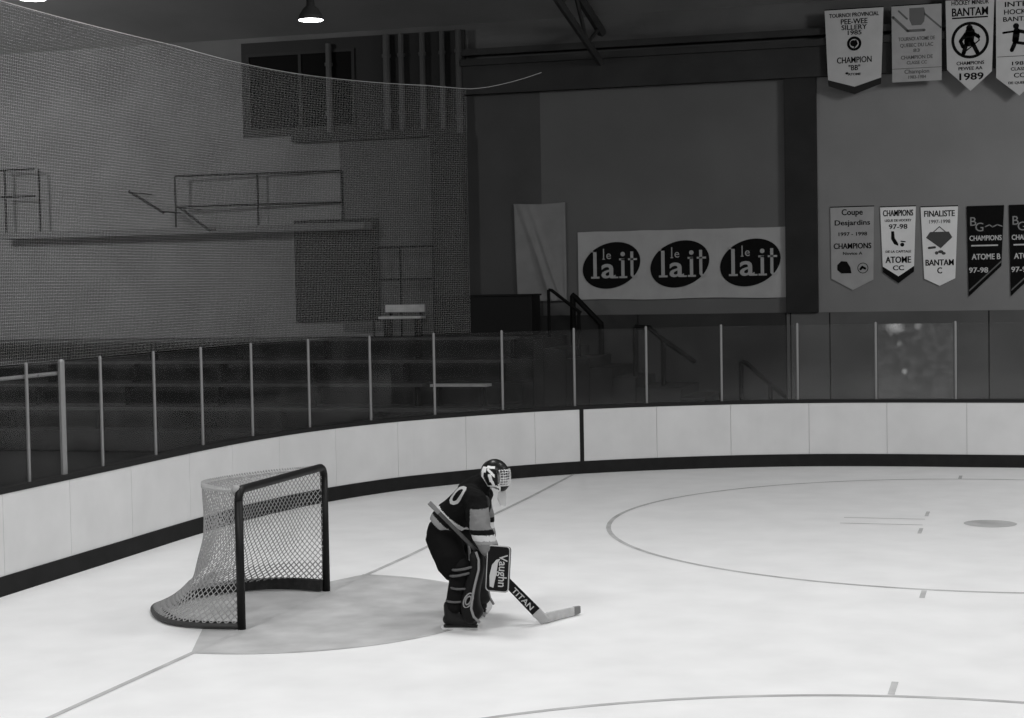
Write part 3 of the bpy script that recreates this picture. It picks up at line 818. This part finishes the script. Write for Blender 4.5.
def head_extra(b0):
    b = bmesh.new()
    ell(b, HEAD+Vector((-.02, 0, .02)), .095, .075, .105)
    ell(b, HEAD+Vector((.03, 0, -.05)), .06, .055, .065)
    ell(b, HEAD+Vector((.095, 0, -.015)), .022, .014, .028)        # nose
    ell(b, HEAD+Vector((.07, 0, -.10)), .025, .03, .02)            # chin
    for s_ in (-1, 1):
        ell(b, HEAD+Vector((-.01, s_*.078, -.01)), .022, .012, .032) # ear
        ell(b, HEAD+Vector((.075, s_*.032, .03)), .018, .03, .01)  # brow
    ell(b, HEAD+Vector((.085, 0, -.062)), .014, .026, .008)        # lips
    bmesh.ops.transform(b, verts=b.verts, matrix=Matrix.Translation(HEAD) @ Matrix.Rotation(HT, 4, 'Z') @ Matrix.Translation(-HEAD))
    me = bpy.data.meshes.new('t'); b.to_mesh(me); b.free(); b0.from_mesh(me); bpy.data.meshes.remove(me)
def fingers(caps, palm, d, side, curl, s_=1.0):
    """four fingers and a thumb rooted in the palm, each bent towards curl"""
    palm = Vector(palm); d = Vector(d).normalized(); side = Vector(side).normalized(); curl = Vector(curl).normalized()
    for k, ln in enumerate((.068, .078, .072, .056)):
        root = palm+side*(-.03+.02*k)+d*.035
        j1 = root+(d*.75+curl*.55).normalized()*ln*.45; j2 = j1+(d*.1+curl).normalized()*ln*.35; j3 = j2+(-d*.6+curl*.6).normalized()*ln*.3
        caps += [(root, j1, .0095, .009), (j1, j2, .009, .0085), (j2, j3, .0085, .0075)]
    root = palm-side*.035-d*.01
    j1 = root+(-side*.6+d*.5+curl*.4).normalized()*.035; j2 = j1+(d*.5+curl*.8).normalized()*.03
    caps += [(root, j1, .012, .0105), (j1, j2, .0105, .009)]
RS, RE, RW, RH = (.05,-.22,1.07), (.115,-.37,.845), (.22,-.42,.665), (.262,-.425,.59)
LS, LE, LW, LH = (.0,.22,1.07), (.03,.36,.84), (.05,.33,.62), (.06,.325,.54)
caps = [((-.24,0,.74),(-.17,0,.88),.125,.115), ((-.17,0,.88),(-.02,0,1.06),.115,.13), ((-.02,-.1,1.07),(-.02,.1,1.07),.10,.10),
        ((-.01,0,1.09),(.12,0,1.19),.075,.06), ((.0,-.12,1.09),RS,.08,.07), (RS,RE,.06,.045), (RE,RW,.045,.03), (RW,RH,.03,.033),
        ((.0,.12,1.09),LS,.08,.07), (LS,LE,.06,.045), (LE,LW,.045,.03), (LW,LH,.03,.033)]
for s_ in (-1, 1):
    ky, fy = (-.35, -.42) if s_ < 0 else (.27, .30)
    caps += [((-.23,s_*.10,.72),(-.03,ky,.47),.10,.06), ((-.03,ky,.47),(-.13,fy,.13),.058,.04), ((-.13,fy,.10),(.04 if s_ < 0 else -.09,fy,.085),.038,.03)]
fingers(caps, RH, (.1,.05,-1), (1,-.3,0), (-.1,1,0))
fingers(caps, LH, (.1,0,-1), (1,.2,0), (.2,-1,0))
SKIN = mat('skin', .36, .6, var=.06, vscale=10)
body = mesh_obj('person', remesh(caps, .0095, 3, head_extra), [SKIN, mat('base_layer', .01, .95, spec=.05)], None,
                lambda c: 0 if c.z > 1.13 or (c.y < -.38 and c.z > .5 and c.x > .15) or (c.y > .29 and .44 < c.z < .68 and c.x > .03) else 1)
body.location = GO; body.rotation_euler = (0, 0, GR)
tag(body, 'goaltender in dark jersey and pads crouching forward, holding a stick before the goal', 'person')
b = bmesh.new()
for s_ in (-1, 1): ell(b, HEAD+Vector((.083, s_*.03, .008)), .009, .014, .009, 2)
turn(finish('eyes', b, mat('eye_dark', .02, .3), body, True), HT, HEAD.x, HEAD.y)
b = bmesh.new(); ell(b, HEAD+Vector((-.045, 0, .03)), .085, .082, .105); ell(b, HEAD+Vector((-.07, 0, -.04)), .05, .06, .06)
turn(finish('hair', b, mat('hair_dark', .02, .8), body, True), HT, HEAD.x, HEAD.y)

JK = mat('jersey_black', .007, .95, bump=.4, scale=25, spec=.08); JG = mat('jersey_grey', .17, .9, bump=.3, scale=25); JW = mat('jersey_white', .55, .9); JM = mat('jersey_mid', .26, .9)
jc = [((-.22,-.10,.865),(-.03,-.12,1.05),.155,.15), ((-.22,.10,.865),(-.03,.12,1.05),.155,.15), ((-.15,0,.87),(.0,0,1.04),.15,.15),
      ((-.04,-.15,1.08),(.05,-.23,1.06),.115,.105), ((-.04,.15,1.08),(.02,.23,1.06),.115,.105), ((-.02,0,1.10),(.07,0,1.18),.135,.095),
      ((.05,-.23,1.06),(.105,-.37,.85),.105,.10), ((.105,-.37,.85),(.19,-.41,.70),.10,.088),
      ((.0,.23,1.06),(.02,.36,.85),.10,.095), ((.02,.36,.85),(.045,.34,.67),.095,.08)]
def jpick(c):
    sp = c.x*.65+c.z*.76
    arm_r = c.y < -.275 or (c.y < -.22 and c.x > .06); arm_l = c.y > .275
    if c.x < .04 and c.y < 0 and c.z < .8 and sp < .45: return 0
    if arm_r or arm_l:
        z = c.z
        if z < .725: return 1
        if z < .755: return 0 if False else 3
        if z < .80: return 2
        if z < .845: return 0
        if z < 1.01 and (c.x > .03 if arm_r else True): return 1
        return 0
    if .548 < sp < .585: return 2
    if .50 <= sp <= .548: return 0
    if .445 < sp < .50: return 3
    return 0
jm = remesh(jc, .0105, 6)
bmj = bmesh.new(); bmj.from_mesh(jm)
bmesh.ops.delete(bmj, geom=[v for v in bmj.verts if v.co.x*.65+v.co.z*.76 < .44 and (abs(v.co.y) < .26 or (v.co.y < 0 and v.co.x < .04))], context='VERTS')
for v in bmj.verts:                            # wrinkles of loose cloth
    nz = noise.noise(v.co*9)*.010+noise.noise(v.co*22)*.005
    v.co += v.normal*nz
bmj.to_mesh(jm); bmj.free()
jersey = mesh_obj('jersey', jm, [JK, JG, JW, JM], body, jpick)

def project_text(name, s_, size, origin, du, dv, target_me, m, xs=1.0, lift=.006, bold=.02, parent=None):
    du, dv = Vector(du).normalized(), Vector(dv).normalized(); nrm = du.cross(dv).normalized()
    bt = bmesh.new(); bt.from_mesh(target_me); tree = BVHTree.FromBMesh(bt); bt.free()
    t = text_bm(s_, size, bold, xs)
    bmesh.ops.triangulate(t, faces=t.faces[:])
    for _ in range(2): bmesh.ops.subdivide_edges(t, edges=[e for e in t.edges if e.calc_length() > .012], cuts=1)
    for v in t.verts:
        p = Vector(origin)+du*v.co.x+dv*v.co.y+nrm*.6
        h = tree.ray_cast(p, -nrm)
        v.co = (h[0]+nrm*lift) if h[0] is not None else (Vector(origin)+du*v.co.x+dv*v.co.y)
    return finish(name, t, m, parent)
# number on the back: the back faces up and rearwards
dvn = Vector((.66, 0, .75)).normalized(); nn_ = Vector((-.36, -.86, .36)); nn_ = (nn_-dvn*nn_.dot(dvn)).normalized()
project_text('back_number', '0', .27, Vector((-.095,-.2,1.085))-dvn*.075, dvn.cross(nn_), dvn, jersey.data, mat('numeral_grey', .40, .9), xs=.95, bold=.004, parent=jersey)
b = bmesh.new(); ell(b, Vector((.125,-.13,1.035)), .035, .05, .06); finish('shoulder_patch', b, mat('patch_dark', .035, .8), jersey, True)

pc = [((-.24,-.09,.77),(-.24,.09,.77),.165,.165), ((-.2,-.05,.75),(-.14,.05,.78),.15,.14)]
for s_ in (-1, 1): pc += [((-.25,s_*.13,.72),(-.15,s_*.30,.55),.155,.14), ((-.15,s_*.30,.55),(-.125,s_*.33,.51),.14,.125)]
pm = remesh(pc, .012, 5)
bp = bmesh.new(); bp.from_mesh(pm)
for v in bp.verts: v.co += v.normal*(noise.noise(v.co*8)*.008)
bp.to_mesh(pm); bp.free()
mesh_obj('pants', pm, [mat('pants_black', .006, .95, spec=.08)], body)

# leg pads, skates
for s_ in (-1, 1):
    path = [(.06,.665),(.085,.60),(.085,.52),(.065,.44),(.045,.36),(.03,.28),(.025,.20),(.045,.135),(.095,.085)]
    ky, fy = (-.36, -.42) if s_ < 0 else (.28, .30)
    yc = [ky+.005+(fy-ky)*min(1, k/5) for k in range(9)]
    def ring(k, grow=0.0):
        a, z = path[k]; a0, z0 = path[max(k-1, 0)]; a1, z1 = path[min(k+1, 8)]
        d = Vector((a1-a0, 0, z1-z0)).normalized(); nf = Vector((-d.z, 0, d.x))*(-1)
        if nf.x < 0: nf = -nf
        wd = (.115 if k else .10)+(.02 if k > 5 else 0)+grow; th = (.055, .058, .064, .066, .068, .074, .088, .092, .075)[k]+grow
        out = []
        for x, y in ((-1,-.55),(-.6,-1.0),(.35,-.97),(.9,-.6),(1,0),(.9,.6),(.35,.97),(-.6,1.0),(-1,.55),(-.55,.35),(-.45,0),(-.55,-.35)):
            out.append(Vector((a, yc[k], z))+nf*x*th+Vector((0, y*wd, 0)))
        return out
    b = bmesh.new(); loft(b, [ring(k) for k in range(9)])
    pad = finish('leg_pad', b, PADK, body, True)
    md = pad.modifiers.new('sub', 'SUBSURF'); md.levels = 2; md.render_levels = 2
    # pale bindings down both edges and across the knee
    b = bmesh.new()
    for sgn in (-1, 1): tube(b, [Vector((path[k][0]+.03, yc[k]+sgn*(.112 if k < 6 else .13), path[k][1])) for k in range(9)], .011, 8)
    finish('edge_binding', b, PADL, pad, True)
    b = bmesh.new()
    for zz, aa in ((.525, .0), (.475, -.02)):
        pts = [Vector((aa-.02+.105*math.cos(t), yc[3]+.118*math.sin(t), zz+.02*math.cos(t))) for t in [2*PI*k/24 for k in range(24)]]
        tube(b, pts, .011, 6, closed=True)
    finish('knee_strap', b, PADM, pad, True)
    b = bmesh.new()
    for zz, aa in ((.36,-.05),(.25,-.09)):
        pts = [Vector((aa+.085*math.cos(t), yc[5]+.10*math.sin(t), zz)) for t in [2*PI*k/24 for k in range(24)]]
        tube(b, pts, .010, 6, closed=True)
    finish('calf_strap', b, PADM, pad, True)
    b = bmesh.new(); yo = yc[5]+s_*.132                     # oval badge on the outer side
    for rr in (.06, .035):
        tube(b, [Vector((.03+rr*.62*math.cos(t)+.35*rr*math.sin(t), yc[5]+s_*(.124-.3*abs(rr*math.sin(t))*.2), .27+rr*math.sin(t))) for t in [2*PI*k/20 for k in range(20)]], .0065, 6, closed=True)
    finish('badge', b, PADL, pad, True)
    b = bmesh.new(); tube(b, [Vector((.09, yc[6], .15)), Vector((.07, yc[6], .12))], [.12, .125], 20)
    for v in b.verts: v.co.x += 0
    b.free()
    if s_ > 0: turn(pad, math.radians(-40), -.03, .29); pad.location.x -= .075; pad.location.y -= .03
    # calf wrap between pad and leg
    me = remesh([((-.05,ky,.50),(-.10,fy,.22),.10,.088)], .012, 3); mesh_obj('stocking', me, [mat('sock_dark', .008, .9, spec=.1)], body)
    # skate
    me = remesh([((-.15,fy,.20),(-.15,fy,.10),.055,.05), ((-.17,fy,.085),(.05,fy,.075),.045,.042), ((-.12,fy,.13),(.0,fy,.09),.048,.042)], .008, 3)
    sk_ = mesh_obj('skate', me, [mat('skate_black', .014, .4)], body)
    b = bmesh.new(); bevbox(b, -.205, .085, fy-.014, fy+.014, .018, .045, .006); finish('blade_holder', b, mat('holder_black', .03, .4), sk_)
    b = bmesh.new(); prism(b, [(-.228,.014),(-.215,.001),(.075,.001),(.095,.016),(.09,.034),(-.224,.034)], lambda u, v, d: Vector((u, fy+d, v)), -.006, .006)
    bl = finish('skate_blade', b, mat('blade_steel', .85, .4, .2), sk_)
    b = bmesh.new()
    for k in range(5): tube(b, [Vector((-.09+.025*k, fy-.035, .165-.017*k)), Vector((-.085+.025*k, fy, .18-.017*k)), Vector((-.09+.025*k, fy+.035, .165-.017*k))], .005, 5)
    finish('laces', b, PADM, sk_)
    if s_ > 0: turn(sk_, math.radians(-25), -.05, .30); sk_.location.x -= .03

# mask and cage
MK = mat('mask_black', .012, .3); MW = mat('mask_white', .82, .3)
b = bmesh.new(); bmesh.ops.create_uvsphere(b, u_segments=160, v_segments=110, radius=1)
dl = []
for v in b.verts:
    n_ = v.co.copy()
    if n_.x > .52 and -.50 < n_.z < .36 and abs(n_.y) < .80: dl.append(v)
    if n_.z < -.62 and n_.x < .25: dl.append(v)
    if n_.z < -.90: dl.append(v)
bmesh.ops.delete(b, geom=list(set(dl)), context='VERTS')
def mpick(n_):
    el = math.atan2(n_.z, math.hypot(n_.x, n_.y)); az = math.degrees(math.atan2(abs(n_.y), n_.x))
    el = math.degrees(el)
    if az < 50 and el < -34: return 0                       # dark chin
    if abs(el+38-(az-60)*.02) < 6 and az < 118: return 1     # pale jaw band
    if abs(az-122+max(0, -el)*.25) < 8 and -40 < el < 22: return 1   # pale band behind the ear
    if 104 < az < 136 and 14 < el < 36: return 1
    if 62 < az < 104 and abs(el-(36-(104-az)*.05)) < 5: return 1     # zigzag flash
    if 66 < az < 100 and abs(el-(4+(az-66)*.9*.0+ (az-66)*.8)) < 6: return 1
    if abs(az-84-max(0, el)*.1-el*.12) < 7 and -36 < el < 10: return 1
    if az < 60 and el < -24: return 1
    return 0
for f_ in b.faces: f_.material_index = mpick(f_.calc_center_median())
for v in b.verts:
    n_ = v.co.copy(); v.co = Vector((n_.x*.124, n_.y*.106, n_.z*.136))
    if n_.z < 0: v.co.x += .035*(-n_.z)*(1 if n_.x > 0 else .4); v.co.y *= 1-.18*(-n_.z)
    v.co += HEAD+Vector((.0, 0, .005))
mask = finish('goalie_mask', b, [MK, MW], body, True); turn(mask, HT, HEAD.x, HEAD.y)
md = mask.modifiers.new('t', 'SOLIDIFY'); md.thickness = .008; md.offset = 1
b = bmesh.new()
for k in range(9):
    yv = -.084+.021*k; pts = []
    for j in range(9):
        z = .062-.135*j/8; xx = .152*math.sqrt(max(0, 1-(yv/.125)**2-(z/.2)**2))
        pts.append(HEAD+Vector((xx-.012, yv, z)))
    tube(b, pts, .003, 6)
for k in range(7):
    z = .062-.135*k/6; pts = []
    for j in range(15):
        yv = -.088+.176*j/14; xx = .152*math.sqrt(max(0, 1-(yv/.125)**2-(z/.2)**2)); pts.append(HEAD+Vector((xx-.012, yv, z)))
    tube(b, pts, .003, 6)
finish('cage', b, mat('cage_steel', .7, .3, .5), mask, True)
b = bmesh.new(); bevbox(b, -.02, .13, -.012, .012, .125, .15, .01)
for v in b.verts: v.co += HEAD
b.free()
b = bmesh.new()                                # throat guard hung under the chin
prof_ = [(-.06,0),(.06,0),(.075,-.06),(.05,-.115),(0,-.13),(-.05,-.115),(-.075,-.06)]
prism(b, prof_, lambda u, v, d: HEAD+Vector((.085-abs(u)*.35+d-v*.05, u, v-.125)), 0, .006)
finish('throat_guard', b, mat('throat_plastic', .46, .4), mask)

# blocker on the right hand
bk = bpy.data.objects.new('blocker', None); COL.objects.link(bk); bk.parent = body
BO = Vector((.282, -.485, .53)); e_u = Vector((.985, -.16, -.05)).normalized(); e_v = Vector((.19, .03, .98)); e_v = (e_v-e_u*e_v.dot(e_u)).normalized(); e_n = e_u.cross(e_v).normalized()
FB = lambda u, v, d: BO+e_u*u+e_v*v+e_n*d      # d > 0 faces away from the body
def rrect(hw, hh, r, n=5):
    o_ = []
    for cx_, cy_, a0 in ((hw-r, hh-r, 0), (-hw+r, hh-r, PI/2), (-hw+r, -hh+r, PI), (hw-r, -hh+r, 1.5*PI)):
        for k in range(n+1): o_.append((cx_+r*math.cos(a0+PI/2*k/n), cy_+r*math.sin(a0+PI/2*k/n)))
    return o_
b = bmesh.new(); loft(b, [[FB(u*s_, v*s_, d) for u, v in rrect(.096, .188, .03)] for s_, d in ((.93,-.03),(1,-.02),(1,.015),(.95,.024))]); finish('board', b, PADK, bk)
b = bmesh.new(); tube(b, [FB(u, v, .018) for u, v in rrect(.0965, .1885, .03)], .0055, 6, closed=True); finish('edge_binding', b, mat('binding_pale', .40, .6), bk)
b = bmesh.new(); prism(b, [(-.062,-.15),(-.03,-.16),(-.012,-.06),(.0,.05),(.02,.085),(-.015,.075),(-.05,.03),(-.068,-.06)], FB, .024, .027); finish('pale_panel', b, mat('blocker_pale', .5, .6), bk)
b = bmesh.new(); add_text(b, 'Vaughn', .098, lambda u, v, d: FB(v*1.05+.012, -u-.015, d+.026), bold=.004, width=.27, lift=.003); finish('lettering', b, mat('blocker_letter', .45, .6), bk)
caps = [(Vector(RW)+Vector((-.02,.0,.03)), RW, .062, .055), (RW, RH, .05, .048)]
fingers(caps, RH, (.1,.05,-1), (1,-.3,0), (-.1,1,0))
caps = [(p_, q_, ra*1.35 if ra < .02 else ra, rb*1.35 if rb < .02 else rb) for p_, q_, ra, rb in caps]
mesh_obj('glove', remesh(caps, .007, 2), [PADK], bk)
# catching glove on the left hand, low behind the right arm
caps = [(Vector(LW)+Vector((0,0,.04)), LW, .065, .06), (LW, LH, .055, .06), ((.04,.34,.50),(.10,.36,.40),.055,.04), ((.0,.34,.50),(.0,.36,.37),.05,.035), ((.08,.33,.52),(.15,.34,.45),.045,.035), ((.05,.30,.46),(.06,.34,.36),.035,.03)]
cg = mesh_obj('catching_glove', remesh(caps, .009, 4), [PADK], body)
b = bmesh.new(); tube(b, catmull([(.15,.36,.44),(.11,.37,.385),(.05,.375,.35),(.0,.37,.345)], 5), .012, 6); finish('pocket_rim', b, PADM, cg, True)

# ------------------------------------------------------------------ goalie stick (held, so a thing of its own)
HL = Vector((2.46, -.16, .03)); TIP = Vector((2.625, .29, .045)); BUTT = Vector((1.60, -.60, 1.075))
sd = (BUTT-HL); SLn = sd.length; sd.normalize()
stick = thing('goalie_stick', 'goalie stick with dark lettered paddle and pale blade resting on the ice', 'hockey stick', HL)
sn = Vector((-.28, .96, 0)); sn = (sn-sd*sn.dot(sd)).normalized(); sw = sd.cross(sn).normalized()   # sn: thickness, sw: width
def bar(bm, s0, s1, w0, w1, th, off=0):
    loft(bm, [[sd*s_+sw*x*w_+sn*(y*th+off) for x, y in ((-1,-.6),(-.8,-1),(.8,-1),(1,-.6),(1,.6),(.8,1),(-.8,1),(-1,.6))] for s_, w_ in ((s0,w0),(s1,w1))])
b = bmesh.new(); bar(b, .60, SLn-.12, .016, .016, .011); finish('shaft', b, mat('shaft_grey', .08, .5, var=.2, vscale=20), stick)
b = bmesh.new(); bar(b, SLn-.12, SLn, .019, .019, .014); finish('butt_tape', b, mat('tape_mid', .2, .8), stick)
b = bmesh.new(); bar(b, .10, .60, .043, .036, .012); finish('paddle', b, mat('paddle_black', .009, .6, spec=.12), stick)
b = bmesh.new(); FS = lambda u, v, d: sd*(.27-u)+sw*(v*-1)*SGN-sn*(.0125+d)
SGN = 1 if (sw.z > 0) else -1
FS = lambda u, v, d: sd*(.27-u)+sw*SGN*(v-.026)-sn*(.0125+d)
add_text(b, 'TITAN', .066, FS, bold=.003, width=.24, lift=.002); finish('lettering', b, mat('paddle_letter', .55, .6), stick)
b = bmesh.new()
bd = (TIP-HL); bd.z = 0; BLn = bd.length; bd.normalize(); bnn = Vector((-bd.y, bd.x, 0))
rings = []
for k in range(13):
    t = k/12; cz = .008*math.sin(PI*t)
    c = bd*(t*BLn)+bnn*(-.05*(t-.0)**2*.6)
    h = .088-.012*t; 
    if k == 0: h = .08
    if k == 12: h = .062
    zb = .004-HL.z+(.012 if k == 12 else 0)+.0
    th = .011
    rings.append([c+bnn*x*th+Vector((0, 0, zb+y*h)) for x, y in ((-1,0.05),(-.6,0),(.6,0),(1,.05),(1,.95),(.6,1),(-.6,1),(-1,.95))])
loft(b, rings); finish('blade', b, mat('blade_pale', .46, .7, var=.15, vscale=14), stick)
b = bmesh.new(); bar(b, -.015, .11, .042, .045, .0125); finish('heel', b, mat('heel_pale', .48, .7), stick)
b = bmesh.new()
for k0, k1, gr in ((10, 12, .0012),):
    rr = []
    for k in (k0, k1):
        c = sum(rings[k], Vector())/8
        rr.append([c+(p_-c)*1.04 for p_ in rings[k]])
    loft(b, rr)
finish('blade_tape', b, mat('tape_grey', .20, .8), stick)
